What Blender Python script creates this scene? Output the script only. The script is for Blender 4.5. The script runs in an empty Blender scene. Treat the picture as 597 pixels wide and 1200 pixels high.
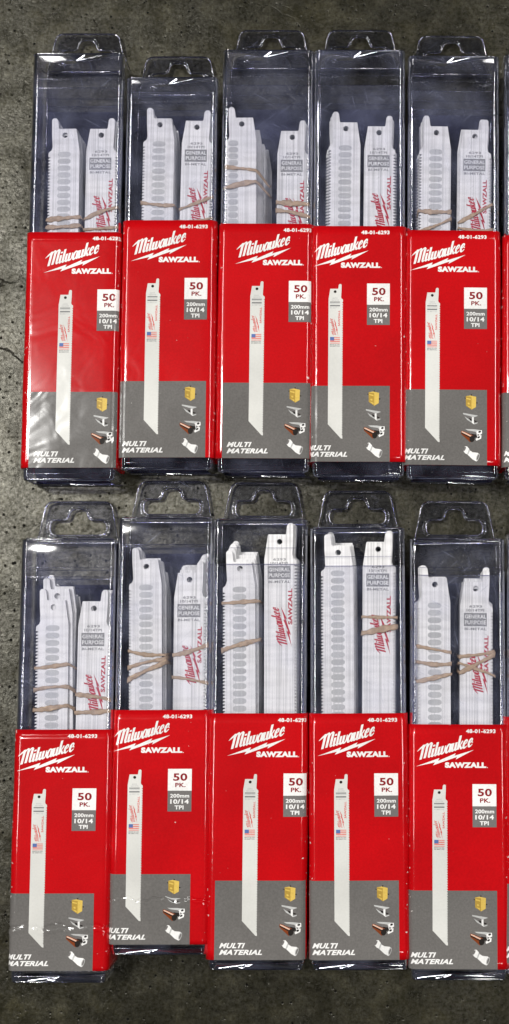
import bpy, bmesh, math, random
from mathutils import Vector, Matrix
random.seed(7)
sc = bpy.context.scene
col = sc.collection
MM = 0.001
PI = math.pi

# ------------------------------------------------------------------ camera
TILT = math.radians(6.0)
FPX = 1400.0                     # focal length in photo pixels
ZF = 0.0280                      # height of the packs' front face
D = 0.700
PX0, PY0 = 430.0, 600.0          # principal point in the photograph
CAM = Vector((0.0658, -D * math.sin(TILT), ZF + D * math.cos(TILT)))
cd = bpy.data.cameras.new('camera')
cam = bpy.data.objects.new('camera', cd)
col.objects.link(cam)
cam.location = CAM
cam.rotation_euler = (TILT, 0, 0)
cd.sensor_fit = 'VERTICAL'
cd.sensor_height = 24.0
cd.lens = 24.0 * FPX / 1200.0
cd.shift_x = -(PX0 - 298.5) / 1200.0
cd.shift_y = (PY0 - 600.0) / 1200.0
cd.clip_start = 0.01
cd.clip_end = 50
sc.camera = cam
RM = cam.rotation_euler.to_matrix()


def at(px, py, z=ZF):
    """point of the plane at height z that the photograph shows at (px, py)"""
    d = RM @ Vector(((px - PX0) / FPX, -(py - PY0) / FPX, -1.0))
    t = (z - CAM.z) / d.z
    return CAM + d * t


# ------------------------------------------------------------------ node helpers
def new_mat(name):
    m = bpy.data.materials.new(name)
    m.use_nodes = True
    nt = m.node_tree
    nt.nodes.clear()
    return m, nt, nt.nodes, nt.links


def N(nt, t, **kw):
    n = nt.nodes.new(t)
    for k, v in kw.items():
        if k.startswith('i_'):
            n.inputs[k[2:].replace('_', ' ')].default_value = v
        else:
            setattr(n, k, v)
    return n


def ramp(nt, stops):
    r = nt.nodes.new('ShaderNodeValToRGB')
    el = r.color_ramp.elements
    while len(el) < len(stops):
        el.new(0.5)
    for e, (p, c) in zip(el, stops):
        e.position = p
        e.color = (c, c, c, 1) if isinstance(c, (int, float)) else (*c, 1)
    return r


def coords(nt, scale=(1, 1, 1)):
    tc = nt.nodes.new('ShaderNodeTexCoord')
    mp = nt.nodes.new('ShaderNodeMapping')
    mp.inputs['Scale'].default_value = scale
    oi = nt.nodes.new('ShaderNodeObjectInfo')
    mul = N(nt, 'ShaderNodeMath', operation='MULTIPLY')
    mul.inputs[1].default_value = 7.31
    nt.links.new(oi.outputs['Random'], mul.inputs[0])
    cmb = nt.nodes.new('ShaderNodeCombineXYZ')
    for i in range(3):
        nt.links.new(mul.outputs[0], cmb.inputs[i])
    nt.links.new(tc.outputs['Object'], mp.inputs['Vector'])
    add = N(nt, 'ShaderNodeVectorMath', operation='ADD')
    nt.links.new(mp.outputs[0], add.inputs[0])
    nt.links.new(cmb.outputs[0], add.inputs[1])
    return add.outputs[0]


def mat_print(name, rgb, rough=0.5, coat=1.0, wrinkle=0.12, vary=0.05, scuff=0.09):
    """ink on glossy card under a thin film"""
    m, nt, nd, lk = new_mat(name)
    out = nd.new('ShaderNodeOutputMaterial')
    b = nd.new('ShaderNodeBsdfPrincipled')
    v = coords(nt)
    n1 = N(nt, 'ShaderNodeTexNoise')
    n1.inputs['Scale'].default_value = 900
    n1.inputs['Detail'].default_value = 3
    lk.new(v, n1.inputs['Vector'])
    r = ramp(nt, [(0.3, 1 - vary * 2), (0.7, 1 + vary)])
    lk.new(n1.outputs['Fac'], r.inputs[0])
    mx = N(nt, 'ShaderNodeMix', data_type='RGBA', blend_type='MULTIPLY')
    mx.inputs[0].default_value = 1
    mx.inputs[6].default_value = (*rgb, 1)
    lk.new(r.outputs[0], mx.inputs[7])
    nf = N(nt, 'ShaderNodeTexNoise')
    nf.inputs['Scale'].default_value = 22
    nf.inputs['Detail'].default_value = 3
    lk.new(v, nf.inputs['Vector'])
    rf = ramp(nt, [(0.35, 0.88), (0.65, 1.04)])
    lk.new(nf.outputs['Fac'], rf.inputs[0])
    mf = N(nt, 'ShaderNodeMix', data_type='RGBA', blend_type='MULTIPLY')
    mf.inputs[0].default_value = 1
    lk.new(mx.outputs[2], mf.inputs[6])
    lk.new(rf.outputs[0], mf.inputs[7])
    mx = mf
    # scuffs: the card shows white where the ink is rubbed off, mostly along the bent edges
    nw = N(nt, 'ShaderNodeTexNoise')
    nw.inputs['Scale'].default_value = 420
    nw.inputs['Detail'].default_value = 3
    lk.new(v, nw.inputs['Vector'])
    tcx = nd.new('ShaderNodeTexCoord')
    sx = nd.new('ShaderNodeSeparateXYZ')
    lk.new(tcx.outputs['Object'], sx.inputs[0])
    ab = N(nt, 'ShaderNodeMath', operation='ABSOLUTE')
    lk.new(sx.outputs[0], ab.inputs[0])
    eg = N(nt, 'ShaderNodeMapRange')
    eg.inputs['From Min'].default_value = 0.0240
    eg.inputs['From Max'].default_value = 0.0275
    eg.inputs['To Min'].default_value = 0.0
    eg.inputs['To Max'].default_value = scuff
    eg.clamp = True
    lk.new(ab.outputs[0], eg.inputs[0])
    ad = N(nt, 'ShaderNodeMath', operation='ADD')
    lk.new(nw.outputs['Fac'], ad.inputs[0])
    lk.new(eg.outputs[0], ad.inputs[1])
    rs = ramp(nt, [(0.765, 0.0), (0.80, 0.85)])
    lk.new(ad.outputs[0], rs.inputs[0])
    ms = N(nt, 'ShaderNodeMix', data_type='RGBA')
    ms.inputs[7].default_value = (0.72, 0.68, 0.64, 1)
    lk.new(rs.outputs[0], ms.inputs[0])
    lk.new(mx.outputs[2], ms.inputs[6])
    lk.new(ms.outputs[2], b.inputs['Base Color'])
    b.inputs['Roughness'].default_value = rough
    b.inputs['Specular IOR Level'].default_value = 0.04
    b.inputs['Coat Weight'].default_value = coat
    b.inputs['Coat Roughness'].default_value = 0.10
    # wrinkled film: long soft waves with a little fine grain
    n2 = N(nt, 'ShaderNodeTexNoise')
    n2.inputs['Scale'].default_value = 38
    n2.inputs['Detail'].default_value = 2
    n2.inputs['Distortion'].default_value = 0.8
    lk.new(v, n2.inputs['Vector'])
    bp = nd.new('ShaderNodeBump')
    bp.inputs['Strength'].default_value = wrinkle
    bp.inputs['Distance'].default_value = 0.0022
    lk.new(n2.outputs['Fac'], bp.inputs['Height'])
    lk.new(bp.outputs[0], b.inputs['Coat Normal'])
    bp2 = nd.new('ShaderNodeBump')
    bp2.inputs['Strength'].default_value = 0.08
    bp2.inputs['Distance'].default_value = 0.0002
    lk.new(n1.outputs['Fac'], bp2.inputs['Height'])
    lk.new(bp.outputs[0], bp2.inputs['Normal'])
    lk.new(bp2.outputs[0], b.inputs['Normal'])
    lk.new(b.outputs[0], out.inputs[0])
    return m


def mat_plastic(name, clear, edge, film=0.0, gloss=0.06, blend=0.35, boost=1.0, wav=0.12):
    """thin clear sheet: tinted see-through, fresnel reflection, scratches and dust"""
    m, nt, nd, lk = new_mat(name)
    out = nd.new('ShaderNodeOutputMaterial')
    tr = nd.new('ShaderNodeBsdfTransparent')
    gl = nd.new('ShaderNodeBsdfGlossy')
    gl.inputs['Roughness'].default_value = gloss
    gl.inputs['Color'].default_value = (1, 1, 1, 1)
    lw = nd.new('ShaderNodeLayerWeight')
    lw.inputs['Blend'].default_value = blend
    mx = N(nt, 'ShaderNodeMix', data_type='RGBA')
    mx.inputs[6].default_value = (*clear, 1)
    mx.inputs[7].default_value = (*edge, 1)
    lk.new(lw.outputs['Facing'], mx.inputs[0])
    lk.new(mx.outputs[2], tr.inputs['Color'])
    v = coords(nt)
    nb = N(nt, 'ShaderNodeTexNoise')
    nb.inputs['Scale'].default_value = 34
    nb.inputs['Detail'].default_value = 2
    lk.new(v, nb.inputs['Vector'])
    bp = nd.new('ShaderNodeBump')
    bp.inputs['Strength'].default_value = wav
    bp.inputs['Distance'].default_value = 0.003
    lk.new(nb.outputs['Fac'], bp.inputs['Height'])
    lk.new(bp.outputs[0], gl.inputs['Normal'])
    fr = nd.new('ShaderNodeFresnel')
    fr.inputs['IOR'].default_value = 1.5
    lk.new(bp.outputs[0], fr.inputs['Normal'])
    fm = N(nt, 'ShaderNodeMath', operation='MULTIPLY')
    fm.inputs[1].default_value = boost
    fm.use_clamp = True
    lk.new(fr.outputs[0], fm.inputs[0])
    s1 = nd.new('ShaderNodeMixShader')
    lk.new(fm.outputs[0], s1.inputs[0])
    lk.new(tr.outputs[0], s1.inputs[1])
    lk.new(gl.outputs[0], s1.inputs[2])
    # scratches: thin lines of distorted stretched noise in two directions, dust specks
    df = nd.new('ShaderNodeBsdfDiffuse')
    df.inputs['Color'].default_value = (0.56, 0.60, 0.86, 1)
    masks = []
    for ang, sx, sy in ((0.5, 60, 1400), (-0.7, 50, 1500), (1.3, 45, 1300)):
        rot = N(nt, 'ShaderNodeVectorRotate', rotation_type='Z_AXIS')
        rot.inputs['Angle'].default_value = ang
        lk.new(v, rot.inputs['Vector'])
        ml = N(nt, 'ShaderNodeVectorMath', operation='MULTIPLY')
        ml.inputs[1].default_value = (sx, sy, 60)
        lk.new(rot.outputs[0], ml.inputs[0])
        ns = N(nt, 'ShaderNodeTexNoise')
        ns.inputs['Scale'].default_value = 1
        ns.inputs['Detail'].default_value = 1
        lk.new(ml.outputs[0], ns.inputs['Vector'])
        rr = ramp(nt, [(0.73, 0.0), (0.79, 1.0)])
        lk.new(ns.outputs['Fac'], rr.inputs[0])
        masks.append(rr.outputs[0])
    nz = N(nt, 'ShaderNodeTexNoise')
    nz.inputs['Scale'].default_value = 1500
    lk.new(v, nz.inputs['Vector'])
    rr = ramp(nt, [(0.74, 0.0), (0.80, 1.0)])
    lk.new(nz.outputs['Fac'], rr.inputs[0])
    masks.append(rr.outputs[0])
    acc = masks[0]
    for q in masks[1:]:
        a = N(nt, 'ShaderNodeMath', operation='MAXIMUM')
        lk.new(acc, a.inputs[0])
        lk.new(q, a.inputs[1])
        acc = a.outputs[0]
    # rubbing gathers in patches; a greasy haze of dust lies over the sheet
    pn = N(nt, 'ShaderNodeTexNoise')
    pn.inputs['Scale'].default_value = 45
    pn.inputs['Detail'].default_value = 4
    lk.new(v, pn.inputs['Vector'])
    pr = ramp(nt, [(0.42, 0.1), (0.68, 1.0)])
    lk.new(pn.outputs['Fac'], pr.inputs[0])
    am = N(nt, 'ShaderNodeMath', operation='MULTIPLY')
    lk.new(acc, am.inputs[0])
    lk.new(pr.outputs[0], am.inputs[1])
    fm2 = N(nt, 'ShaderNodeMath', operation='MULTIPLY')
    fm2.inputs[1].default_value = film * 1.8
    lk.new(pr.outputs[0], fm2.inputs[0])
    ms = N(nt, 'ShaderNodeMath', operation='MULTIPLY_ADD')
    ms.inputs[1].default_value = 0.24
    lk.new(fm2.outputs[0], ms.inputs[2])
    lk.new(am.outputs[0], ms.inputs[0])
    s2 = nd.new('ShaderNodeMixShader')
    lk.new(ms.outputs[0], s2.inputs[0])
    lk.new(s1.outputs[0], s2.inputs[1])
    lk.new(df.outputs[0], s2.inputs[2])
    lk.new(s2.outputs[0], out.inputs[0])
    return m


def mat_blade(name, rgb, streak=0.22):
    m, nt, nd, lk = new_mat(name)
    out = nd.new('ShaderNodeOutputMaterial')
    b = nd.new('ShaderNodeBsdfPrincipled')
    v = coords(nt, (1, 1, 1))
    ml = N(nt, 'ShaderNodeVectorMath', operation='MULTIPLY')
    ml.inputs[1].default_value = (1100, 9, 300)
    lk.new(v, ml.inputs[0])
    n1 = N(nt, 'ShaderNodeTexNoise')
    n1.inputs['Scale'].default_value = 1
    n1.inputs['Detail'].default_value = 3
    lk.new(ml.outputs[0], n1.inputs['Vector'])
    r = ramp(nt, [(0.32, 1 - streak), (0.55, 1.0), (0.7, 1.04)])
    lk.new(n1.outputs['Fac'], r.inputs[0])
    ml2 = N(nt, 'ShaderNodeVectorMath', operation='MULTIPLY')
    ml2.inputs[1].default_value = (30, 260, 300)
    lk.new(v, ml2.inputs[0])
    n2 = N(nt, 'ShaderNodeTexNoise')
    n2.inputs['Scale'].default_value = 1
    n2.inputs['Detail'].default_value = 2
    lk.new(ml2.outputs[0], n2.inputs['Vector'])
    r2 = ramp(nt, [(0.35, 0.9), (0.6, 1.03)])
    lk.new(n2.outputs['Fac'], r2.inputs[0])
    mA = N(nt, 'ShaderNodeMix', data_type='RGBA', blend_type='MULTIPLY')
    mA.inputs[0].default_value = 1
    mA.inputs[6].default_value = (*rgb, 1)
    lk.new(r.outputs[0], mA.inputs[7])
    mB = N(nt, 'ShaderNodeMix', data_type='RGBA', blend_type='MULTIPLY')
    mB.inputs[0].default_value = 1
    lk.new(mA.outputs[2], mB.inputs[6])
    lk.new(r2.outputs[0], mB.inputs[7])
    lk.new(mB.outputs[2], b.inputs['Base Color'])
    b.inputs['Roughness'].default_value = 0.38
    b.inputs['Coat Weight'].default_value = 0.2
    bp = nd.new('ShaderNodeBump')
    bp.inputs['Strength'].default_value = 0.25
    bp.inputs['Distance'].default_value = 0.0002
    lk.new(n1.outputs['Fac'], bp.inputs['Height'])
    lk.new(bp.outputs[0], b.inputs['Normal'])
    lk.new(b.outputs[0], out.inputs[0])
    return m


def mat_simple(name, rgb, rough=0.5, noise=0.0, scale=600, metal=0.0):
    m, nt, nd, lk = new_mat(name)
    out = nd.new('ShaderNodeOutputMaterial')
    b = nd.new('ShaderNodeBsdfPrincipled')
    b.inputs['Roughness'].default_value = rough
    b.inputs['Metallic'].default_value = metal
    n1 = N(nt, 'ShaderNodeTexNoise')
    n1.inputs['Scale'].default_value = scale
    n1.inputs['Detail'].default_value = 4
    lk.new(coords(nt), n1.inputs['Vector'])
    r = ramp(nt, [(0.3, 1 - noise), (0.7, 1 + noise * 0.5)])
    lk.new(n1.outputs['Fac'], r.inputs[0])
    mx = N(nt, 'ShaderNodeMix', data_type='RGBA', blend_type='MULTIPLY')
    mx.inputs[0].default_value = 1
    mx.inputs[6].default_value = (*rgb, 1)
    lk.new(r.outputs[0], mx.inputs[7])
    lk.new(mx.outputs[2], b.inputs['Base Color'])
    lk.new(b.outputs[0], out.inputs[0])
    return m


def mat_concrete():
    m, nt, nd, lk = new_mat('worn_concrete')
    out = nd.new('ShaderNodeOutputMaterial')
    b = nd.new('ShaderNodeBsdfPrincipled')
    tc = nd.new('ShaderNodeTexCoord')
    v = tc.outputs['Object']

    def noise(scale, detail, rough=0.6, dist=0.0):
        n = N(nt, 'ShaderNodeTexNoise')
        n.inputs['Scale'].default_value = scale
        n.inputs['Detail'].default_value = detail
        n.inputs['Roughness'].default_value = rough
        n.inputs['Distortion'].default_value = dist
        lk.new(v, n.inputs['Vector'])
        return n.outputs['Fac']
    big = noise(9, 4, 0.6, 0.4)
    mid = noise(60, 8, 0.72)
    fine = noise(700, 4, 0.7)
    c1 = ramp(nt, [(0.32, (0.005, 0.0046, 0.0020)), (0.5, (0.013, 0.0118, 0.0060)), (0.70, (0.036, 0.0325, 0.018))])
    lk.new(mid, c1.inputs[0])
    c2 = ramp(nt, [(0.3, 0.50), (0.7, 1.30)])
    lk.new(big, c2.inputs[0])
    c3 = ramp(nt, [(0.28, 0.45), (0.5, 1.0), (0.75, 1.6)])
    lk.new(fine, c3.inputs[0])
    a = N(nt, 'ShaderNodeMix', data_type='RGBA', blend_type='MULTIPLY')
    a.inputs[0].default_value = 1
    lk.new(c1.outputs[0], a.inputs[6])
    lk.new(c2.outputs[0], a.inputs[7])
    a2 = N(nt, 'ShaderNodeMix', data_type='RGBA', blend_type='MULTIPLY')
    a2.inputs[0].default_value = 1
    lk.new(a.outputs[2], a2.inputs[6])
    lk.new(c3.outputs[0], a2.inputs[7])
    # dark oily stains
    st = ramp(nt, [(0.60, 0.0), (0.70, 1.0)])
    lk.new(noise(24, 5, 0.6, 0.3), st.inputs[0])
    a3 = N(nt, 'ShaderNodeMix', data_type='RGBA')
    stf = N(nt, 'ShaderNodeMath', operation='MULTIPLY')
    stf.inputs[1].default_value = 0.6
    lk.new(st.outputs[0], stf.inputs[0])
    lk.new(stf.outputs[0], a3.inputs[0])
    lk.new(a2.outputs[2], a3.inputs[6])
    a3.inputs[7].default_value = (0.012, 0.012, 0.010, 1)
    # pits and hairline cracks
    vo = N(nt, 'ShaderNodeTexVoronoi', feature='F1')
    vo.inputs['Scale'].default_value = 210
    lk.new(v, vo.inputs['Vector'])
    pit = ramp(nt, [(0.10, 1.0), (0.20, 0.0)])
    lk.new(vo.outputs['Distance'], pit.inputs[0])
    pm = N(nt, 'ShaderNodeMath', operation='MULTIPLY')
    pg = ramp(nt, [(0.45, 0.0), (0.55, 1.0)])
    lk.new(noise(90, 2), pg.inputs[0])
    lk.new(pit.outputs[0], pm.inputs[0])
    lk.new(pg.outputs[0], pm.inputs[1])
    wv = N(nt, 'ShaderNodeTexNoise')
    wv.inputs['Scale'].default_value = 14
    wv.inputs['Detail'].default_value = 5
    lk.new(v, wv.inputs['Vector'])
    va = N(nt, 'ShaderNodeVectorMath', operation='MULTIPLY_ADD')
    va.inputs[1].default_value = (0.09, 0.09, 0.0)
    lk.new(wv.outputs['Color'], va.inputs[0])
    lk.new(v, va.inputs[2])
    vc = N(nt, 'ShaderNodeTexVoronoi', feature='DISTANCE_TO_EDGE')
    vc.inputs['Scale'].default_value = 13
    lk.new(va.outputs[0], vc.inputs['Vector'])
    cr = ramp(nt, [(0.003, 1.0), (0.009, 0.0)])
    lk.new(vc.outputs['Distance'], cr.inputs[0])
    crg = ramp(nt, [(0.52, 0.0), (0.62, 0.8)])
    lk.new(noise(6, 2), crg.inputs[0])
    cm = N(nt, 'ShaderNodeMath', operation='MULTIPLY')
    lk.new(cr.outputs[0], cm.inputs[0])
    lk.new(crg.outputs[0], cm.inputs[1])
    dk = N(nt, 'ShaderNodeMath', operation='MAXIMUM')
    lk.new(pm.outputs[0], dk.inputs[0])
    lk.new(cm.outputs[0], dk.inputs[1])
    a4 = N(nt, 'ShaderNodeMix', data_type='RGBA')
    lk.new(dk.outputs[0], a4.inputs[0])
    lk.new(a3.outputs[2], a4.inputs[6])
    a4.inputs[7].default_value = (0.004, 0.004, 0.004, 1)
    lk.new(a4.outputs[2], b.inputs['Base Color'])
    rg = ramp(nt, [(0.3, 0.25), (0.7, 0.335)])
    lk.new(mid, rg.inputs[0])
    lk.new(rg.outputs[0], b.inputs['Roughness'])
    # worn spots shine less: grain, pits and stains break the sheen up
    b.inputs['Specular Tint'].default_value = (1.0, 0.965, 0.83, 1)
    g1 = ramp(nt, [(0.36, 0.08), (0.5, 0.44), (0.66, 0.85)])
    lk.new(noise(420, 6, 0.8), g1.inputs[0])
    g2 = ramp(nt, [(0.34, 0.35), (0.56, 1.0)])
    lk.new(noise(38, 7, 0.7, 0.5), g2.inputs[0])
    gm_ = N(nt, 'ShaderNodeMath', operation='MULTIPLY')
    lk.new(g1.outputs[0], gm_.inputs[0])
    lk.new(g2.outputs[0], gm_.inputs[1])
    gd = N(nt, 'ShaderNodeMath', operation='MULTIPLY_ADD')
    gd.inputs[1].default_value = -0.95
    gd.inputs[2].default_value = 1.0
    lk.new(dk.outputs[0], gd.inputs[0])
    ge = N(nt, 'ShaderNodeMath', operation='MULTIPLY')
    lk.new(gm_.outputs[0], ge.inputs[0])
    lk.new(gd.outputs[0], ge.inputs[1])
    lk.new(ge.outputs[0], b.inputs['Specular IOR Level'])
    hs = N(nt, 'ShaderNodeMath', operation='MULTIPLY_ADD')
    hs.inputs[1].default_value = 0.35
    lk.new(fine, hs.inputs[0])
    lk.new(mid, hs.inputs[2])
    h2 = N(nt, 'ShaderNodeMath', operation='SUBTRACT')
    lk.new(hs.outputs[0], h2.inputs[0])
    lk.new(dk.outputs[0], h2.inputs[1])
    bp = nd.new('ShaderNodeBump')
    bp.inputs['Strength'].default_value = 0.32
    bp.inputs['Distance'].default_value = 0.0012
    lk.new(h2.outputs[0], bp.inputs['Height'])
    lk.new(bp.outputs[0], b.inputs['Normal'])
    lk.new(b.outputs[0], out.inputs[0])
    return m


RED = mat_print('red_card', (0.47, 0.0015, 0.004), wrinkle=0.12)
GREY = mat_print('grey_ink', (0.142, 0.134, 0.127), wrinkle=0.15, vary=0.07)
WHITE = mat_print('white_ink', (0.80, 0.79, 0.77))
DGREY = mat_print('dark_grey_ink', (0.16, 0.15, 0.145))
MAROON = mat_print('maroon_ink', (0.24, 0.012, 0.016))
CREAM = mat_print('ivory_ink', (0.64, 0.635, 0.60), vary=0.02)
INKGREY = mat_print('mid_grey_ink', (0.20, 0.20, 0.20))
INKRED = mat_print('faded_red_ink', (0.60, 0.07, 0.06))
PINK = mat_print('pale_red_ink', (0.66, 0.22, 0.19))
BLUE = mat_print('blue_ink', (0.10, 0.16, 0.38))
BLACKI = mat_print('black_ink', (0.02, 0.017, 0.015))
YEL = mat_print('yellow_ink', (0.66, 0.46, 0.10))
YEL2 = mat_print('ochre_ink', (0.42, 0.27, 0.05))
LGREY = mat_print('light_grey_ink', (0.48, 0.48, 0.47))
COP = mat_print('copper_ink', (0.20, 0.045, 0.012))
COPL = mat_print('pale_copper_ink', (0.74, 0.48, 0.36))
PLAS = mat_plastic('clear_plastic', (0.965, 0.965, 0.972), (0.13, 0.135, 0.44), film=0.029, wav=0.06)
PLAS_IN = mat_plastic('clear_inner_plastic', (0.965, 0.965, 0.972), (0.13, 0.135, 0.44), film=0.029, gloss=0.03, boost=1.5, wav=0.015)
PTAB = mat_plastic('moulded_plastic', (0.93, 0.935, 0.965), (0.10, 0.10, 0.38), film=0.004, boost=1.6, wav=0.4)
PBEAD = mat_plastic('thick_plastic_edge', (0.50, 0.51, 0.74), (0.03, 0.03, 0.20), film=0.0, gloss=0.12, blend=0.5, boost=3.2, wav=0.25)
PREFL = mat_plastic('teeth_reflection_plastic', (0.55, 0.56, 0.66), (0.2, 0.2, 0.35), film=0.30, gloss=0.12, boost=3.0, wav=0.5)  # pale plastic of the added strips that imitate reflected teeth
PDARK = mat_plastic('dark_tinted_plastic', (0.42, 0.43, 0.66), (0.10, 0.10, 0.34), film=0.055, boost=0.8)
BLADE = mat_blade('white_blade_paint', (0.92, 0.905, 0.865), 0.34)
BLADEB = mat_blade('white_blade_paint_back', (0.90, 0.885, 0.85), 0.24)
OVAL = mat_blade('grey_oval_mark', (0.55, 0.55, 0.53), 0.12)
BARE = mat_simple('bare_steel', (0.42, 0.42, 0.42), 0.35, 0.15, 900, 0.6)
BINK = mat_simple('blade_grey_ink', (0.30, 0.30, 0.295), 0.5, 0.5, 1500)
BRED = mat_simple('blade_red_ink', (0.52, 0.018, 0.045), 0.45, 0.35, 1500)
RUB = mat_simple('tan_rubber', (0.50, 0.36, 0.235), 0.55, 0.25, 500)
CONC = mat_concrete()


# ------------------------------------------------------------------ object helpers
def tag(o, label=None, cat=None, group=None, kind=None):
    if label: o['label'] = label
    if cat: o['category'] = cat
    if group: o['group'] = group
    if kind: o['kind'] = kind
    return o


def link(name, data, parent=None):
    o = bpy.data.objects.new(name, data)
    col.objects.link(o)
    if parent is not None:
        o.parent = parent
    return o


def mesh_from(name, verts, faces, mats, mi=None, smooth=False):
    me = bpy.data.meshes.new(name)
    me.from_pydata([tuple(v) for v in verts], [], faces)
    for m in mats:
        me.materials.append(m)
    if mi:
        me.polygons.foreach_set('material_index', mi)
    if smooth:
        me.polygons.foreach_set('use_smooth', [True] * len(me.polygons))
    me.update()
    return me


# ------------------------------------------------------------------ cross-section of a pack
def section(w, h, r, z0, inset=0.0, seg=6):
    """rounded rectangle in x,z (mm), counter-clockwise seen from +y"""
    w2, r2 = w / 2 - inset, max(0.2, r - inset * 0.6)
    lo, hi = z0 + inset, z0 + h - inset
    pts = []
    for cx, cz, a0 in ((w2 - r2, hi - r2, 0), (-w2 + r2, hi - r2, 90), (-w2 + r2, lo + r2, 180), (w2 - r2, lo + r2, 270)):
        for k in range(seg + 1):
            a = math.radians(a0 + 90 * k / seg)
            pts.append((cx + r2 * math.cos(a), cz + r2 * math.sin(a)))
    return pts


def loft(name, rings, mat, cap0=False, cap1=False, smooth=True):
    """rings: list of (y, [(x,z)...]) in mm"""
    n = len(rings[0][1])
    vs, fs = [], []
    for y, ps in rings:
        for x, z in ps:
            vs.append((x * MM, y * MM, z * MM))
    for i in range(len(rings) - 1):
        for k in range(n):
            a, b = i * n + k, i * n + (k + 1) % n
            fs.append((a, b, b + n, a + n))
    if cap0: fs.append(tuple(range(n)))
    if cap1: fs.append(tuple(range((len(rings) - 1) * n, len(rings) * n))[::-1])
    return mesh_from(name, vs, fs, [mat], smooth=smooth)


def tube_path(pts, rad, closed=True, seg=6):
    """verts/faces of a round bead along pts (metres)"""
    vs, fs = [], []
    n = len(pts)
    up = Vector((0, 0, 1))
    for i in range(n):
        p = Vector(pts[i])
        a = Vector(pts[(i - 1) % n] if closed or i > 0 else pts[i])
        b = Vector(pts[(i + 1) % n] if closed or i < n - 1 else pts[i])
        t = (b - a).normalized()
        ref = up if abs(t.z) < 0.95 else Vector((1, 0, 0))
        s = t.cross(ref).normalized()
        q = s.cross(t).normalized()
        for k in range(seg):
            an = 2 * PI * k / seg
            vs.append(p + (s * math.cos(an) + q * math.sin(an)) * rad)
    m = n if closed else n - 1
    for i in range(m):
        j = (i + 1) % n
        for k in range(seg):
            l = (k + 1) % seg
            fs.append((i * seg + k, i * seg + l, j * seg + l, j * seg + k))
    return vs, fs


def join_geo(*parts):
    V, F, MI = [], [], []
    for idx, (v, f) in parts:
        o = len(V)
        V += list(v)
        F += [tuple(a + o for a in q) for q in f]
        MI += [idx] * len(f)
    return V, F, MI


# ------------------------------------------------------------------ hanging tab (shared mesh)
def rounded(poly, rad, seg=5):
    out = []
    n = len(poly)
    for i in range(n):
        p, a, b = Vector(poly[i]), Vector(poly[i - 1]), Vector(poly[(i + 1) % n])
        r = rad[i] if isinstance(rad, (list, tuple)) else rad
        u, w = (a - p), (b - p)
        lu, lw = u.length, w.length
        u.normalize(); w.normalize()
        if r <= 0:
            out.append(tuple(p)); continue
        d = min(r, lu * 0.48, lw * 0.48)
        s, e = p + u * d, p + w * d
        for k in range(seg + 1):
            t = k / seg
            q = s * (1 - t) ** 2 + p * 2 * t * (1 - t) + e * t * t
            out.append((q.x, q.y))
    return out


TAB_OUT = rounded([(-24.6, -1.5), (24.6, -1.5), (19.6, 23.6), (-19.6, 23.6)], [0, 0, 4.5, 4.5])
HOLE = rounded([(-17.2, 3.4), (17.2, 3.4), (17.2, 12.6), (6.6, 12.6), (4.6, 19.2), (-4.6, 19.2), (-6.6, 12.6), (-17.2, 12.6)],
               [6.5, 6.5, 6.0, 2.2, 4.0, 4.0, 2.2, 6.0])


def fill2d(loops):
    bm = bmesh.new()
    for lp in loops:
        vv = [bm.verts.new((x, y, 0)) for x, y in lp]
        for i in range(len(vv)):
            bm.edges.new((vv[i], vv[(i + 1) % len(vv)]))
    bmesh.ops.triangle_fill(bm, use_beauty=True, use_dissolve=False, edges=bm.edges[:])
    for f in bm.faces:
        if f.normal.z < 0:
            f.normal_flip()
    return bm


def make_tab_mesh():
    bm = fill2d([TAB_OUT, HOLE])
    bm.verts.ensure_lookup_table()
    z0, z1 = 0.0, 0.6
    vs = [(v.co.x * MM, v.co.y * MM, z1 * MM) for v in bm.verts]
    n = len(vs)
    vs += [(x, y, z0 * MM) for x, y, _ in vs]
    fs = [tuple(v.index for v in f.verts) for f in bm.faces]
    fs += [tuple(v.index + n for v in f.verts)[::-1] for f in bm.faces]
    bm.free()
    g = [(0, (vs, fs))]
    ob = [(x * MM, y * MM, 0.9 * MM) for x, y in TAB_OUT]
    g.append((1, tube_path(ob, 0.6 * MM)))
    hb = [(x * MM, y * MM, 0.9 * MM) for x, y in HOLE]
    g.append((1, tube_path(hb, 0.5 * MM)))
    # raised ledge around the hole
    cx, cy = 0, 9.5
    led = [((cx + (x - cx) * 1.10) * MM, (cy + (y - cy) * 1.17) * MM, 0.9 * MM) for x, y in HOLE]
    g.append((0, tube_path(led, 0.35 * MM)))
    V, F, MI = join_geo(*g)
    return mesh_from('hang_tab', V, F, [PTAB, PBEAD], MI, smooth=False)


TAB = make_tab_mesh()
for p in TAB.polygons:
    p.use_smooth = len(p.vertices) == 4

# ------------------------------------------------------------------ printed matter
_tc = {}


def text_tris(s, bold=0.0, shear=0.0):
    key = (s, bold, shear)
    if key in _tc:
        return _tc[key]
    c = bpy.data.curves.new('t', 'FONT')
    c.body = s
    c.size = 1
    c.offset = bold
    c.shear = shear
    c.resolution_u = 3
    c.space_character = 1.0 + bold * 1.6
    o = bpy.data.objects.new('t', c)
    col.objects.link(o)
    bpy.context.view_layer.update()
    me = o.to_mesh()
    vs = [(v.co.x, v.co.y) for v in me.vertices]
    fs = [tuple(p.vertices) for p in me.polygons]
    o.to_mesh_clear()
    bpy.data.objects.remove(o)
    bpy.data.curves.remove(c)
    x0, x1 = min(v[0] for v in vs), max(v[0] for v in vs)
    y0, y1 = min(v[1] for v in vs), max(v[1] for v in vs)
    vs = [((x - x0) / (x1 - x0), (y - y0) / (y1 - y0)) for x, y in vs]
    _tc[key] = (vs, fs)
    return _tc[key]


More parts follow.
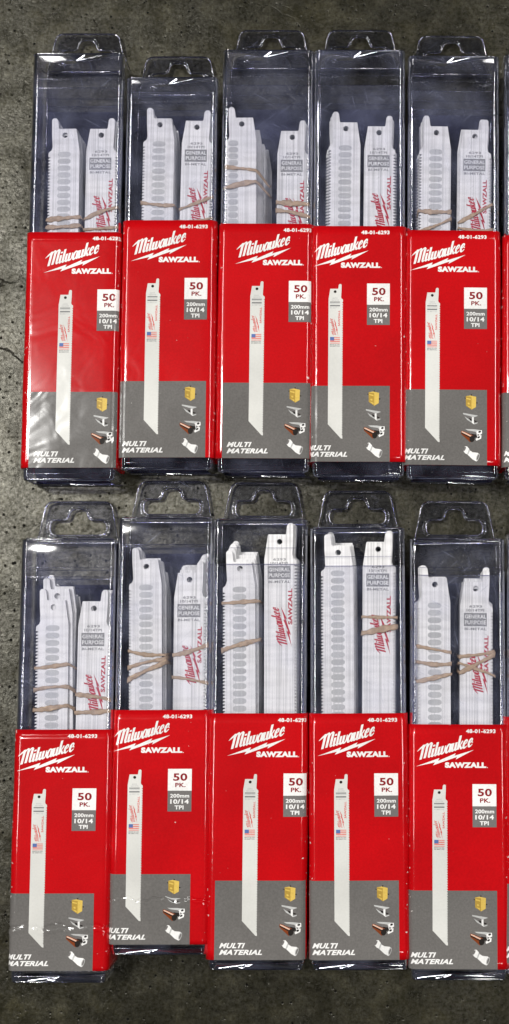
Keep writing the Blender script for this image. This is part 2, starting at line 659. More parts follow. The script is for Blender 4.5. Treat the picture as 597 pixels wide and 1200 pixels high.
class Sheet:
    """flat print, x right / y down, split in pieces of one layer each"""
    def __init__(s):
        s.v, s.f, s.m, s.h = [], [], [], []
        s.mats = []

    def mi(s, mat):
        if mat not in s.mats:
            s.mats.append(mat)
        return s.mats.index(mat)

    def add(s, pts, faces, mat, h):
        o = len(s.v)
        s.v += pts
        s.h += [h] * len(pts)
        k = s.mi(mat)
        for f in faces:
            s.f.append(tuple(a + o for a in f))
            s.m.append(k)

    def poly(s, pts, mat, h):
        bm = fill2d([pts])
        bm.verts.ensure_lookup_table()
        s.add([(v.co.x, v.co.y) for v in bm.verts], [tuple(v.index for v in f.verts) for f in bm.faces], mat, h)
        bm.free()

    def rect(s, x0, y0, x1, y1, mat, h):
        s.add([(x0, y0), (x1, y0), (x1, y1), (x0, y1)], [(0, 1, 2, 3)], mat, h)

    def text(s, body, x0, x1, ytop, ybot, mat, h, bold=0.02, shear=0.0, tf=None):
        vs, fs = text_tris(body, bold, shear)
        pts = [(x0 + (x1 - x0) * x, ybot + (ytop - ybot) * y) for x, y in vs]
        if tf:
            pts = [tf(*p) for p in pts]
        s.add(pts, fs, mat, h)

    def stroke(s, pts, w, mat, h, tf=None):
        P = [Vector(p) for p in pts]
        W = w if isinstance(w, (list, tuple)) else [w] * len(P)
        L, R = [], []
        for i, p in enumerate(P):
            t = Vector((0, 0))
            if i > 0: t += (p - P[i - 1]).normalized()
            if i < len(P) - 1: t += (P[i + 1] - p).normalized()
            t = t.normalized() if t.length > 1e-6 else Vector((1, 0))
            nrm = Vector((-t.y, t.x))
            L.append(p + nrm * W[i] / 2)
            R.append(p - nrm * W[i] / 2)
        pp = [tuple(q) for q in L + R]
        if tf:
            pp = [tf(*q) for q in pp]
        n = len(P)
        s.add(pp, [(i, i + 1, n + i + 1, n + i) for i in range(n - 1)], mat, h)


# script word of the logo: strokes in (x along the baseline, y up), sheared and rising
def curve(pts, sub=4):
    """Catmull-Rom through pts"""
    if len(pts) < 3:
        return pts
    out = []
    P = [pts[0]] + list(pts) + [pts[-1]]
    for i in range(1, len(P) - 2):
        p0, p1, p2, p3 = [Vector(q) for q in P[i - 1:i + 3]]
        for k in range(sub):
            t = k / sub
            q = 0.5 * ((2 * p1) + (p2 - p0) * t + (2 * p0 - 5 * p1 + 4 * p2 - p3) * t * t + (3 * p1 - p0 - 3 * p2 + p3) * t ** 3)
            out.append((q.x, q.y))
    out.append(tuple(pts[-1]))
    return out


LOGO = [
    ([(-36, 66), (-14, 84), (6, 100)], [2, 10, 9]),
    ([(3, 102), (2, 60), (0, 0)], 13),
    ([(4, 74), (14, 96), (27, 103), (31, 92)], 7),
    ([(30, 98), (29, 50), (27, 2)], 13),
    ([(32, 74), (42, 96), (54, 102), (58, 92)], 7),
    ([(57, 98), (55, 50), (54, 14), (58, 2), (68, 8)], [13, 13, 12, 8, 5]),
    ([(77, 58), (76, 12), (81, 2), (90, 10)], [12, 12, 9, 4]),
    ([(78, 70), (78, 82)], 12),
    ([(99, 94), (98, 12), (103, 2), (112, 10)], [12, 12, 9, 4]),
    ([(119, 56), (118, 12), (126, 1), (136, 12)], [12, 12, 9, 7]),
    ([(140, 56), (139, 12), (147, 1), (158, 14), (160, 54)], [12, 12, 9, 7, 6]),
    ([(194, 50), (182, 56), (171, 34), (172, 6), (181, 0), (191, 16)], [5, 9, 12, 11, 8, 5]),
    ([(196, 56), (195, 12), (200, 1), (208, 10)], [12, 12, 9, 4]),
    ([(212, 56), (211, 12), (219, 1), (231, 16)], [12, 12, 9, 5]),
    ([(234, 56), (233, 12), (238, 1), (246, 10)], [12, 12, 9, 4]),
    ([(254, 98), (253, 50), (252, 0)], 12),
    ([(257, 24), (268, 38), (276, 56)], [5, 7, 8]),
    ([(261, 32), (270, 10), (276, 1), (285, 9)], [6, 10, 9, 4]),
    ([(290, 24), (305, 34), (307, 50), (298, 54), (289, 36), (290, 8), (299, 0), (312, 12)], [4, 6, 7, 9, 12, 11, 8, 4]),
    ([(325, 24), (340, 34), (342, 50), (333, 54), (324, 36), (325, 8), (334, 0), (349, 14)], [4, 6, 7, 9, 12, 11, 8, 4]),
]
BOLT = [(52, 240), (213, 182), (204, 202), (324, 149), (315, 166), (447, 125), (324, 191), (332, 174), (170, 231), (184, 211)]


def draw_logo(sh, tf, mat, h, fat=1.0, reg=True):
    """logo px space: as read off the photograph, y down"""
    def w(x, y):
        X, Y = 85 + x + y * 0.20, 193 - x * 0.272 - y * 0.98
        return tf(X, Y)
    dh = 0.004
    for i, (pts, wd) in enumerate(LOGO):
        pp = curve(pts)
        if isinstance(wd, (list, tuple)):
            m = len(pp) - 1
            ww = []
            for k in range(len(pp)):
                t = k / m * (len(wd) - 1)
                a = int(min(t, len(wd) - 2))
                ww.append((wd[a] + (wd[a + 1] - wd[a]) * (t - a)) * fat)
        else:
            ww = wd * fat
        sh.stroke(pp, ww, mat, h + dh * i, tf=w)
    if reg:
        c = [(437 + 4.5 * math.cos(a * PI / 4), 72 + 4.5 * math.sin(a * PI / 4)) for a in range(8)]
        sh.poly([tf(*q) for q in c], mat, h)
    sh.poly([tf(*q) for q in BOLT], mat, h)


def blade_outline(teeth=True, pitch=1.9, depth=1.35, length=178.0, W=19.0, small=1.0):
    """front view, teeth at the right; origin = left shoulder; mm, y up"""
    o = [(0, 0), (2.1, 14.2), (12.2, 14.2), (12.7, 14.7), (13.3, 19.6), (14.2, 20.8), (16.0, 20.9), (17.0, 19.8),
         (16.9, 12), (16.4, 2.6), (17.0, 0.6), (18.2, -0.3), (W - 0.2, -1.0)]
    y = -3.0
    o.append((W - 0.1, y))
    if teeth:
        while y > -length + pitch * 1.5:
            o.append((W, y - pitch * 0.25))
            o.append((W - depth, y - pitch * 0.40))
            o.append((W - depth, y - pitch * 0.60))
            o.append((W - 0.1, y - pitch * 0.98))
            y -= pitch
    o += [(W, -length), (W - 2, -length + 0.2), (0, -length + 18)]
    return o


def draw_sheet():
    """all printing of the sleeve in photo px: x from the grey panel's left edge, y down from the sleeve's top"""
    pan = Sheet()
    pan.rect(0, 187.8, 103, 275.0, GREY, 0.05)
    pan.text('MULTI', 5.4, 34.6, 256.4, 262.2, WHITE, 0.09, 0.04, 0.35)
    pan.text('MATERIAL', 5.4, 53.6, 263.8, 269.4, WHITE, 0.09, 0.04, 0.35)
    lg = Sheet()
    draw_logo(lg, lambda X, Y: (3 + X / 5.97, 8 + Y / 5.97), WHITE, 0.05, 1.3)
    lg.text('SAWZALL', 44.9, 91.8, 43.2, 49.6, WHITE, 0.05, 0.07)
    lg.rect(92.6, 48.8, 93.5, 49.6, WHITE, 0.05)
    lg.text('48-01-6293', 69.0, 102.6, 5.3, 9.9, WHITE, 0.05, 0.035)
    bd = Sheet()
    bd.rect(76, 68, 103, 93.0, WHITE, 0.08)
    bd.rect(76, 93.0, 103, 116.7, DGREY, 0.08)
    bd.text('50', 82, 98, 73, 81.8, MAROON, 0.12, 0.03)
    bd.text('PK.', 84.4, 96.2, 84, 89, MAROON, 0.12, 0.03)
    bd.text('200mm', 78.8, 100.4, 96.6, 101, WHITE, 0.12, 0.03)
    bd.text('10/14', 79, 100, 102.8, 108, WHITE, 0.12, 0.035)
    bd.text('TPI', 84, 94.2, 109.8, 114.4, WHITE, 0.12, 0.035)
    # picture of one blade
    bl = Sheet()
    k = 17.1 / 19.0

    def bt(x, y):      # blade mm -> print px
        return (30.6 + x * k, 86.2 - (y * k * 0.93 if y > 0 else y * 162.5 / 178.0))
    bl.poly([bt(*q) for q in blade_outline(pitch=3.0, depth=0.9)], CREAM, 0.10)
    bl.poly([bt(8.6 + 1.9 * math.cos(a * PI / 5), 10.2 + 2.0 * math.sin(a * PI / 5)) for a in range(10)], BLACKI, 0.13)
    bl.rect(32.4, 89.4, 44.2, 90.6, INKGREY, 0.13)
    bl.rect(32.4, 91.1, 44.2, 92.0, LGREY, 0.13)
    bl.rect(32.4, 93.4, 44.2, 95.0, INKGREY, 0.13)
    bl.text('6293', 35.2, 41.0, 84.6, 86.2, LGREY, 0.13, 0.03)
    bl.text('10/14TPI', 34.0, 42.6, 86.9, 88.5, LGREY, 0.13, 0.03)
    bl.text('BI-METAL', 32.6, 44.0, 96.1, 97.4, LGREY, 0.13, 0.02)
    q = 21.4 / 400.0
    draw_logo(bl, lambda X, Y: (30.4 + Y * q * 0.92, 130.2 - (X - 50) * q), INKRED, 0.13, 1.0, False)
    bl.text('SAWZALL', 0, 18.6, 0, -2.3, INKRED, 0.13, 0.03, tf=lambda x, y: (42.0 - y, 118.2 - x))
    bl.rect(32.6, 131.0, 44.2, 138.6, PINK, 0.13)
    bl.rect(32.6, 131.0, 37.4, 135.0, BLUE, 0.16)
    for i in range(3):
        bl.rect(37.5 if i < 2 else 32.6, 132.1 + i * 2.4, 44.2, 133.0 + i * 2.4, CREAM, 0.15)
    bl.text('MADE IN USA', 32.6, 44.2, 139.3, 140.6, INKGREY, 0.13, 0.03)
    bl.text('BI-METAL', 32.6, 44.2, 141.1, 142.2, INKGREY, 0.13, 0.03)

    ic = []

    def z(pts):
        return [(75 + x / 11.94, 185 + y / 11.94) for x, y in pts]

    def ell(cx, cy, rx, ry, a=0.0, n=14):
        o = []
        for i in range(n):
            t = 2 * PI * i / n
            x, y = rx * math.cos(t), ry * math.sin(t)
            o.append((cx + x * math.cos(a) - y * math.sin(a), cy + x * math.sin(a) + y * math.cos(a)))
        return o
    s = Sheet()
    s.poly(z([(18, 148), (24, 142), (64, 164), (60, 174)]), BLACKI, 0.09)
    s.poly(z([(108, 96), (126, 98), (120, 126), (112, 126)]), BLACKI, 0.09)
    s.poly(z([(178, 206), (203, 208), (202, 222), (178, 220)]), BLACKI, 0.09)
    s.poly(z([(38, 122), (118, 134), (118, 308), (40, 255)]), YEL2, 0.10)
    s.poly(z([(118, 134), (184, 130), (180, 272), (118, 308)]), YEL, 0.10)
    s.poly(z([(38, 122), (100, 112), (184, 130), (118, 134)]), YEL, 0.115)
    s.poly(z([(46, 145), (108, 158), (108, 178), (46, 160)]), YEL, 0.12)
    s.poly(z(ell(78, 225, 17, 12, 0.6)), YEL, 0.12)
    s.poly(z([(60, 250), (108, 270), (108, 290), (70, 266)]), YEL, 0.12)
    ic.append((s, 'wood_block_picture'))
    s = Sheet()
    s.poly(z([(0, 355), (70, 366), (200, 388), (208, 394), (150, 414), (0, 372)]), LGREY, 0.10)
    s.poly(z([(124, 412), (150, 414), (152, 512), (126, 492)]), WHITE, 0.11)
    s.poly(z([(0, 378), (124, 414), (126, 440), (20, 400)]), DGREY, 0.105)
    s.poly(z([(20, 402), (126, 470), (128, 492), (60, 452)]), LGREY, 0.10)
    s.poly(z([(152, 496), (206, 484), (200, 498), (152, 513)]), LGREY, 0.10)
    s.poly(z([(84, 424), (122, 438), (120, 466), (96, 458)]), BLACKI, 0.12)
    s.poly(z([(150, 454), (196, 466), (180, 480), (152, 470)]), BLACKI, 0.12)
    ic.append((s, 'steel_channel_picture'))
    s = Sheet()
    s.poly(z([(30, 578), (150, 580), (262, 592), (208, 648), (178, 650), (110, 620)]), LGREY, 0.10)
    s.poly(z([(60, 596), (170, 612), (200, 640), (170, 668), (110, 640)]), DGREY, 0.105)
    s.poly(z([(190, 606), (262, 590), (266, 638), (232, 660), (258, 664), (252, 708), (186, 738), (176, 716), (200, 690), (190, 650)]), WHITE, 0.12)
    s.poly(z(ell(232, 614, 20, 14, -0.4)), BLACKI, 0.135)
    s.poly(z(ell(218, 690, 20, 13, -0.5)), BLACKI, 0.135)
    s.poly(z([(200, 640), (232, 656), (204, 676)]), DGREY, 0.135)
    s.poly(z([(112, 640), (192, 652), (198, 690), (150, 700)]), BLACKI, 0.125)
    ic.append((s, 'metal_profile_picture'))
    s = Sheet()
    s.poly(z([(-22, 600), (-30, 625), (-24, 650), (96, 758), (150, 740), (162, 700), (140, 664), (20, 612)]), COP, 0.14)
    s.poly(z([(-16, 608), (20, 622), (124, 672), (112, 686), (20, 642), (-22, 622)]), COPL, 0.155)
    s.poly(z([(-20, 622), (100, 684), (96, 700), (-24, 638)]), BLACKI, 0.165)
    s.poly(z(ell(126, 712, 36, 46, 0.3)), BLACKI, 0.17)
    ic.append((s, 'copper_pipe_picture'))
    s = Sheet()
    s.poly(z([(4, 880), (30, 816), (56, 816), (84, 848), (96, 872), (134, 896), (206, 904), (230, 934), (206, 1008), (184, 1022), (132, 994), (84, 948), (58, 926), (30, 912)]), WHITE, 0.10)
    s.poly(z([(84, 852), (98, 874), (72, 934), (56, 924)]), LGREY, 0.115)
    s.poly(z(ell(24, 852, 12, 34, 0.45)), DGREY, 0.12)
    s.poly(z(ell(206, 962, 20, 52, 0.32)), LGREY, 0.12)
    s.poly(z(ell(208, 962, 12, 40, 0.32)), DGREY, 0.13)
    ic.append((s, 'pipe_fitting_picture'))
    return [(lg, 'brand_print'), (bd, 'count_badge'), (pan, 'grey_panel'), (bl, 'blade_picture')] + ic


PRINTS = draw_sheet()
PXMM = 0.505          # mm per print px across

SW, SH, SR = 57.4, 29.2, 4.3      # sleeve section (mm); its front at z = ZF


class Wrap:
    """maps flat print (u across, v down from the sleeve top, mm) onto the bent sleeve"""
    def __init__(s, creases, flare=0.0, seed=0):
        s.cr = creases       # (v0, fold, amp, slope)
        s.rng = random.Random(seed)
        s.ph = [s.rng.uniform(0, 6.28) for _ in range(6)]
        s.base = section(SW, SH, SR, 0.0)
        s.per = 2 * (SW - 2 * SR) + 2 * (SH - 2 * SR) + 2 * PI * SR

    def point(s, u, v, h):
        # u=0 where the straight front face would begin at x=-SW/2
        a = PI * SR / 2
        segs = SW - 2 * SR
        fl = u - SR                     # position along the flat
        side = SH - 2 * SR
        # u runs left to right over the front
        loop = s.per
        t = (fl + loop) % loop
        if t > loop - 1e-9: t = 0
        if t <= segs:
            x, z, nx, nz = -SW / 2 + SR + t, SH, 0, 1
        else:
            t -= segs
            if t <= a:
                g = t / SR
                nx, nz = math.sin(g), math.cos(g)
                x, z = SW / 2 - SR + SR * nx, SH - SR + SR * nz
            else:
                t -= a
                if t <= side:
                    x, z, nx, nz = SW / 2, SH - SR - t, 1, 0
                else:
                    t -= side
                    if t <= a:
                        g = t / SR
                        nx, nz = math.cos(g), -math.sin(g)
                        x, z = SW / 2 - SR + SR * nx, SR + SR * nz
                    else:
                        t -= a
                        if t <= segs:
                            x, z, nx, nz = SW / 2 - SR - t, 0, 0, -1
                        else:
                            t -= segs
                            if t <= a:
                                g = t / SR
                                nx, nz = -math.sin(g), -math.cos(g)
                                x, z = -SW / 2 + SR + SR * nx, SR + SR * nz
                            else:
                                t -= a
                                if t <= side:
                                    x, z, nx, nz = -SW / 2, SR + t, -1, 0
                                else:
                                    t -= side
                                    g = min(t / SR, PI / 2)
                                    nx, nz = -math.cos(g), math.sin(g)
                                    x, z = -SW / 2 + SR + SR * nx, SH - SR + SR * nz
        d = h
        vv = v
        for (v0, fold, amp, slope) in s.cr:
            c = v0 + slope * (u - 28) + 0.9 * math.sin(u * 0.33 + s.ph[0]) + 0.5 * math.sin(u * 0.9 + s.ph[1])
            e = (v - c)
            d += amp * (math.exp(-(e / 0.9) ** 2) - 0.55 * math.exp(-((e - 2.2) / 1.3) ** 2)) * (0.6 + 0.4 * math.sin(u * 0.21 + s.ph[2]))
            vv -= fold * (1 / (1 + math.exp(-e / 2.0)))
        # slightly bulged, wavy card; side edges loose
        d += 0.12 * math.sin(v * 0.055 + s.ph[3]) + 0.07 * math.sin(v * 0.13 + u * 0.05 + s.ph[4])
        return Vector(((x + nx * d) * MM, -vv * MM, (z + nz * d - (SH - ZF / MM)) * MM))

    def cuts_v(s):
        out = [i * 6.0 for i in range(0, 26)]
        for (v0, fold, amp, slope) in s.cr:
            k = v0 - 6
            while k < v0 + 7:
                out.append(k)
                k += 0.5
        return sorted(set(out))

    def cuts_u(s):
        a = PI * SR / 2
        o = []
        fl0, fl1 = SR, SW - SR
        for k in range(7):
            o.append(fl0 - a * k / 6)
            o.append(fl1 + a * k / 6)
        k = fl0 + 1.5
        while k < fl1:
            o.append(k)
            k += 1.5 if s.cr else 6.0
        return sorted(set(o))


def map_sheet(name, sh, wrap, shift, L, parent, kv=PXMM):
    bm = bmesh.new()
    hl = bm.verts.layers.float.new('h')
    vs = []
    for (x, y), h in zip(sh.v, sh.h):
        v = bm.verts.new(((x + shift) * PXMM, y * kv, 0))
        v[hl] = h
        vs.append(v)
    for f, m in zip(sh.f, sh.m):
        if len(set(f)) < 3: continue
        try:
            fc = bm.faces.new([vs[i] for i in f])
            fc.material_index = m
        except ValueError:
            pass
    bm.normal_update()
    x0 = min(v.co.x for v in bm.verts); x1 = max(v.co.x for v in bm.verts)
    y0 = min(v.co.y for v in bm.verts); y1 = max(v.co.y for v in bm.verts)
    for c in wrap.cuts_u():
        if x0 < c < x1:
            bmesh.ops.bisect_plane(bm, geom=bm.verts[:] + bm.edges[:] + bm.faces[:], plane_co=(c, 0, 0), plane_no=(1, 0, 0), dist=1e-5)
    for c in wrap.cuts_v():
        if y0 < c < y1:
            bmesh.ops.bisect_plane(bm, geom=bm.verts[:] + bm.edges[:] + bm.faces[:], plane_co=(0, c, 0), plane_no=(0, 1, 0), dist=1e-5)
    for v in bm.verts:
        v.co = wrap.point(v.co.x, min(v.co.y, L), v[hl] if v[hl] > 0 else 0.05)
    bm.normal_update()
    # faces must look outwards
    for f in bm.faces:
        c = f.calc_center_median()
        out = Vector((c.x, 0, c.z - ZF / 2))
        out.x *= 0.25
        if f.normal.dot(Vector((c.x / (SW * MM), 0, (c.z - ZF / 2) / (SH * MM)))) < 0:
            f.normal_flip()
    me = bpy.data.meshes.new(name)
    bm.to_mesh(me)
    bm.free()
    for m in sh.mats:
        me.materials.append(m)
    return link(name, me, parent)


def make_sleeve(wrap, L, parent):
    uc = wrap.cuts_u()
    per = wrap.per
    a = PI * SR / 2
    side = SH - 2 * SR
    segs = SW - 2 * SR
    us = list(uc)
    base = SW - SR + a + side
    us += [SW - SR + a + side / 2]
    us += [base + a * k / 5 for k in range(6)]
    us += [base + a + segs * k / 3 for k in range(1, 3)]
    b2 = base + a + segs
    us += [b2 + a * k / 5 for k in range(6)]
    us += [b2 + a + side / 2]
    us = sorted(set(round(u, 5) for u in us))
    # drop duplicates that wrap over the same place
    lim = us[0] + per - 1e-4
    us = [u for u in us if u < lim]
    vs_ = [v for v in wrap.cuts_v() if v < L] + [L]
    V, F = [], []
    for v in vs_:
        for u in us:
            V.append(wrap.point(u, v, 0.0))
    n = len(us)
    for i in range(len(vs_) - 1):
        for k in range(n):
            b = (k + 1) % n
            F.append((i * n + k, (i + 1) * n + k, (i + 1) * n + b, i * n + b))
    me = mesh_from('label_sleeve', V, F, [RED], smooth=True)
    o = link('label_sleeve', me, parent)
    md = o.modifiers.new('card', 'SOLIDIFY')
    md.thickness = 0.0003
    md.offset = -1
    return o


# ------------------------------------------------------------------ saw blades (shared meshes)
HOLE_C = (8.9, 10.2)


def make_blade_mesh(name, mirror, mat):
    hole = [(HOLE_C[0] + 1.7 * math.cos(2 * PI * k / 14), HOLE_C[1] + 1.7 * math.sin(2 * PI * k / 14)) for k in range(14)]
    bm = fill2d([blade_outline(), hole])
    if mirror:
        for v in bm.verts:
            v.co.x = 19.0 - v.co.x
        bmesh.ops.reverse_faces(bm, faces=bm.faces[:])
    for v in bm.verts:            # origin at the hole
        v.co.x = (v.co.x - (HOLE_C[0] if not mirror else 19 - HOLE_C[0])) * MM
        v.co.y = (v.co.y - HOLE_C[1]) * MM
        v.co.z = 0.0
    top = bm.faces[:]
    ret = bmesh.ops.extrude_face_region(bm, geom=top)
    nv = [e for e in ret['geom'] if isinstance(e, bmesh.types.BMVert)]
    for v in nv:
        v.co.z += 0.9 * MM
    bmesh.ops.recalc_face_normals(bm, faces=bm.faces[:])
    me = bpy.data.meshes.new(name)
    for f in bm.faces:
        f.material_index = 1 if abs(f.normal.z) < 0.5 else 0
    bm.to_mesh(me)
    bm.free()
    me.materials.append(mat)
    me.materials.append(BARE2)
    return me


BARE2 = mat_simple('pale_blade_edge', (0.56, 0.57, 0.58), 0.4, 0.2, 900, 0.25)
B_R = make_blade_mesh('saw_blade', False, BLADE)
B_L = make_blade_mesh('saw_blade', True, BLADEB)


def flat_print(name, sh):
    V = [((x - HOLE_C[0]) * MM, (y - HOLE_C[1]) * MM, (0.9 + h) * MM) for (x, y), h in zip(sh.v, sh.h)]
    me = mesh_from(name, V, [tuple(f) for f in sh.f], sh.mats, sh.m)
    bm = bmesh.new(); bm.from_mesh(me); bm.normal_update()
    for f in bm.faces:
        if f.normal.z < 0: f.normal_flip()
    bm.to_mesh(me); bm.free()
    return me


def make_blade_print():
    s = Sheet()
    s.text('6293', 5.2, 12.6, 0.6, -0.9, BINK, 0.03, 0.03)
    s.text('10/14TPI', 3.6, 13.8, -1.6, -3.2, BINK, 0.03, 0.03)
    s.rect(2.0, -11.7, 15.4, -4.0, BINK, 0.03)
    s.text('GENERAL', 2.6, 15.0, -5.0, -7.2, BLADE, 0.05, 0.025)
    s.text('PURPOSE', 2.6, 15.0, -8.3, -10.6, BLADE, 0.05, 0.025)
    s.text('BI-METAL', 2.4, 15.2, -12.5, -14.0, BINK, 0.03, 0.03)
    q = 24.0 / 400
    draw_logo(s, lambda X, Y: (2.6 + Y * q * 0.94, -51.5 + (X - 50) * q), BRED, 0.03, 1.35)
    s.text('SAWZALL', 0, 21.0, 0, -2.5, BRED, 0.03, 0.04, tf=lambda x, y: (13.9 - y, -38.2 + x))
    return flat_print('blade_print', s)


def make_ovals(x0, rx, ry, pitch):
    s = Sheet()
    y = -2.0
    k = 0
    while y > -125:
        o = []
        for i in range(16):
            t = 2 * PI * i / 16
            c, n = math.cos(t), math.sin(t)
            o.append((x0 + rx * abs(c) ** 0.7 * (1 if c > 0 else -1), y + ry * abs(n) ** 0.8 * (1 if n > 0 else -1)))
        s.poly(o, OVAL, 0.02)
        y -= pitch
    me = flat_print('oval_marks', s)
    for v in me.vertices:     # mirrored blade: hole is 10.1 mm from the toothed left edge
        v.co.x += (HOLE_C[0] - 10.1) * MM
    return me


P_BLADE = make_blade_print()
P_OVAL = make_ovals(9.8, 4.0, 1.75, 4.3)
P_OVAL2 = make_ovals(5.0, 3.0, 1.9, 4.1)


# ------------------------------------------------------------------ rubber bands
def band_mesh(x0, x1, z0, z1, yl, yr, w, seed, xtop=None):
    """loop round the bundle; x,z extents and front heights in mm (bundle frame)"""
    rg = random.Random(seed)
    path = []
    n = 14
    m = 0.5
    x0 -= m; x1 += m; z1 += 0.45; z0 -= 0.35
    ph = rg.uniform(0, 6)
    sag = rg.uniform(-0.8, 0.8)
    for k in range(n + 1):                       # front, left to right
        t = k / n
        path.append((x0 + (x1 - x0) * t, yl + (yr - yl) * t + sag * math.sin(PI * t) + 0.25 * math.sin(5 * t + ph), z1, 0, 1))
    drop = dy = 0.0
    if xtop is not None and x1 - xtop > 3:      # band runs down over the fanned blades
        q = []
        for (x, y, z, a, b) in path:
            e = max(0.0, x - xtop - 0.4)
            q.append((x, y - e * 0.9, z - e * 1.25, a, b))
        path = q
        drop, dy = z1 - path[-1][2], -(x1 - xtop - 0.4) * 0.9
    for k in range(1, 6):
        t = k / 6
        path.append((x1 + 0.1, yr + dy * (1 - t) + (yl - yr) * 0.2 * t, (z1 - drop) + (z0 - z1 + drop) * t, 1, 0))
    ybr, ybl = yr + (yl - yr) * 0.2, yl + (yr - yl) * 0.2
    for k in range(n + 1):
        t = k / n
        path.append((x1 + (x0 - x1) * t, ybr + (ybl - ybr) * t, z0, 0, -1))
    for k in range(1, 6):
        t = k / 6
        path.append((x0 - 0.1, ybl + (yl - ybl) * t, z0 + (z1 - z0) * t, -1, 0))
    V, F = [], []
    S = 8
    N_ = len(path)
    f1 = rg.uniform(0.35, 0.7)
    for i, (x, y, z, nx, nz) in enumerate(path):
        ww = w * (0.80 + 0.20 * math.cos(i * f1 + ph))
        th = 0.26 + 0.10 * math.sin(i * f1 + ph)
        tw = 0.8 * math.sin(i * f1 * 2 + ph)
        # blend normal at corners
        pv, nxv = path[i - 1], path[(i + 1) % N_]
        ax, az = nx + 0.5 * (pv[3] + nxv[3]), nz + 0.5 * (pv[4] + nxv[4])
        l = math.hypot(ax, az)
        ax, az = ax / l, az / l
        for k in range(S):
            a = 2 * PI * k / S
            cy, cn = math.cos(a) * ww / 2, math.sin(a) * th
            cy, cn = cy * math.cos(tw) - cn * math.sin(tw), cy * math.sin(tw) * 0.5 + cn * math.cos(tw)
            V.append(((x + ax * cn) * MM, (y + cy) * MM, (z + az * cn) * MM))
    for i in range(N_):
        j = (i + 1) % N_
        for k in range(S):
            l = (k + 1) % S
            F.append((i * S + k, j * S + k, j * S + l, i * S + l))
    return mesh_from('rubber_band', V, F, [RUB], smooth=True)


# ------------------------------------------------------------------ bundle of blades
NB = 25
BZ0 = 1.2            # mm above the floor


def make_bundle(hole_px, lean, right, label, bands, steps, seed, ovals=0, group='', pack=None):
    rg = random.Random(seed)
    ztop = BZ0 + NB * 0.96
    p = at(hole_px[0], hole_px[1], ztop * MM)
    q = at(hole_px[0] + lean * 300, hole_px[1] + 300, ztop * MM)
    rz = math.atan2(p.x - q.x, -(p.y - q.y)) + PI if False else math.atan2(-(p.x - q.x), (p.y - q.y))
    if pack is not None:        # the stack stays between the walls of its tray
        prz = pack.rotation_euler.z
        inv = Matrix.Rotation(-prz, 3, 'Z')
        ax = (p - pack.location)
        loc = inv @ ax
        rel = (rz - prz) * (0.7 if abs(rz - prz) < 0.02 else 0.5)
        hx_ = HOLE_C[0] if right else 19 - HOLE_C[0]
        dxs = [st[1] for st in steps] + [0]
        lo, hi = -hx_ + min(dxs), 19 - hx_ + max(dxs)
        sh_ = 190 * math.sin(rel)          # the far end swings by this much
        L_, H_ = lo + min(0, sh_), hi + max(0, sh_)
        lim = 25.9
        x_ = loc.x * 1000
        x_ = min(max(x_, -lim - L_), lim - H_)
        loc.x = x_ / 1000
        q_ = pack.location + Matrix.Rotation(prz, 3, 'Z') @ loc
        p = Vector((q_.x, q_.y, p.z))
        rz = prz + rel
    root = link('saw_blade_bundle', None)
    root.location = (p.x, p.y, 0)
    root.rotation_euler = (0, 0, rz)
    root.empty_display_size = 0.01
    tag(root, label, 'saw blades', group)
    me = B_R if right else B_L
    ox = oy = orr = 0.0
    for i in range(NB):
        z = (BZ0 + (NB - 1 - i) * 0.96) * MM
        for (st, dx, dy, dr) in steps:
            if i == st:
                ox, oy, orr = dx, dy, dr
        o = link('saw_blade', me, root)
        k = 6.0 if rg.random() < 0.22 and i > 1 else 1.0
        jx, jy = (rg.gauss(0, 0.09) * k, rg.gauss(0, 0.07) * k * 2.0 if k > 1 else rg.gauss(0, 0.07)) if i else (0, 0)
        o.location = ((ox + jx) * MM, (oy + jy) * MM, z)
        o.rotation_euler = (0, 0, math.radians(orr + (rg.gauss(0, 0.06) if i else 0)))
        if i == 0:
            pr = link('blade_print' if right else 'oval_marks', P_BLADE if right else (P_OVAL2 if ovals == 2 else P_OVAL), o)
    hx = HOLE_C[0] if right else 19 - HOLE_C[0]
    x0, x1 = -hx, 19 - hx
    inv = Matrix.Rotation(-rz, 3, 'Z')
    for bi, (yl, yr, wpx) in enumerate(bands):
        xl = hole_px[0] + x0 / 0.5
        xr = hole_px[0] + x1 / 0.5
        a = inv @ (at(xl, yl, (ztop + 0.5) * MM) - Vector((p.x, p.y, 0)))
        b = inv @ (at(xr, yr, (ztop + 0.5) * MM) - Vector((p.x, p.y, 0)))
        zb = 0.35 * bi
        # band hugs the extremes of the stack
        ex = [s[1] for s in steps if s[2] > -100] + [0]
        o = link('rubber_band', band_mesh(x0 + min(min(ex), 0) * 0.0 - zb * 0.4, x1 + max(max(ex), 0) + zb * 0.4, BZ0 - 0.05, ztop + zb,
                                          a.y * 1000, b.y * 1000, wpx * 0.44, seed * 7 + bi, x1), root)
    return root


# ------------------------------------------------------------------ a pack
LW, LR = 55.6, 3.6       # lid outer section
TW = 54.4                # inner tube


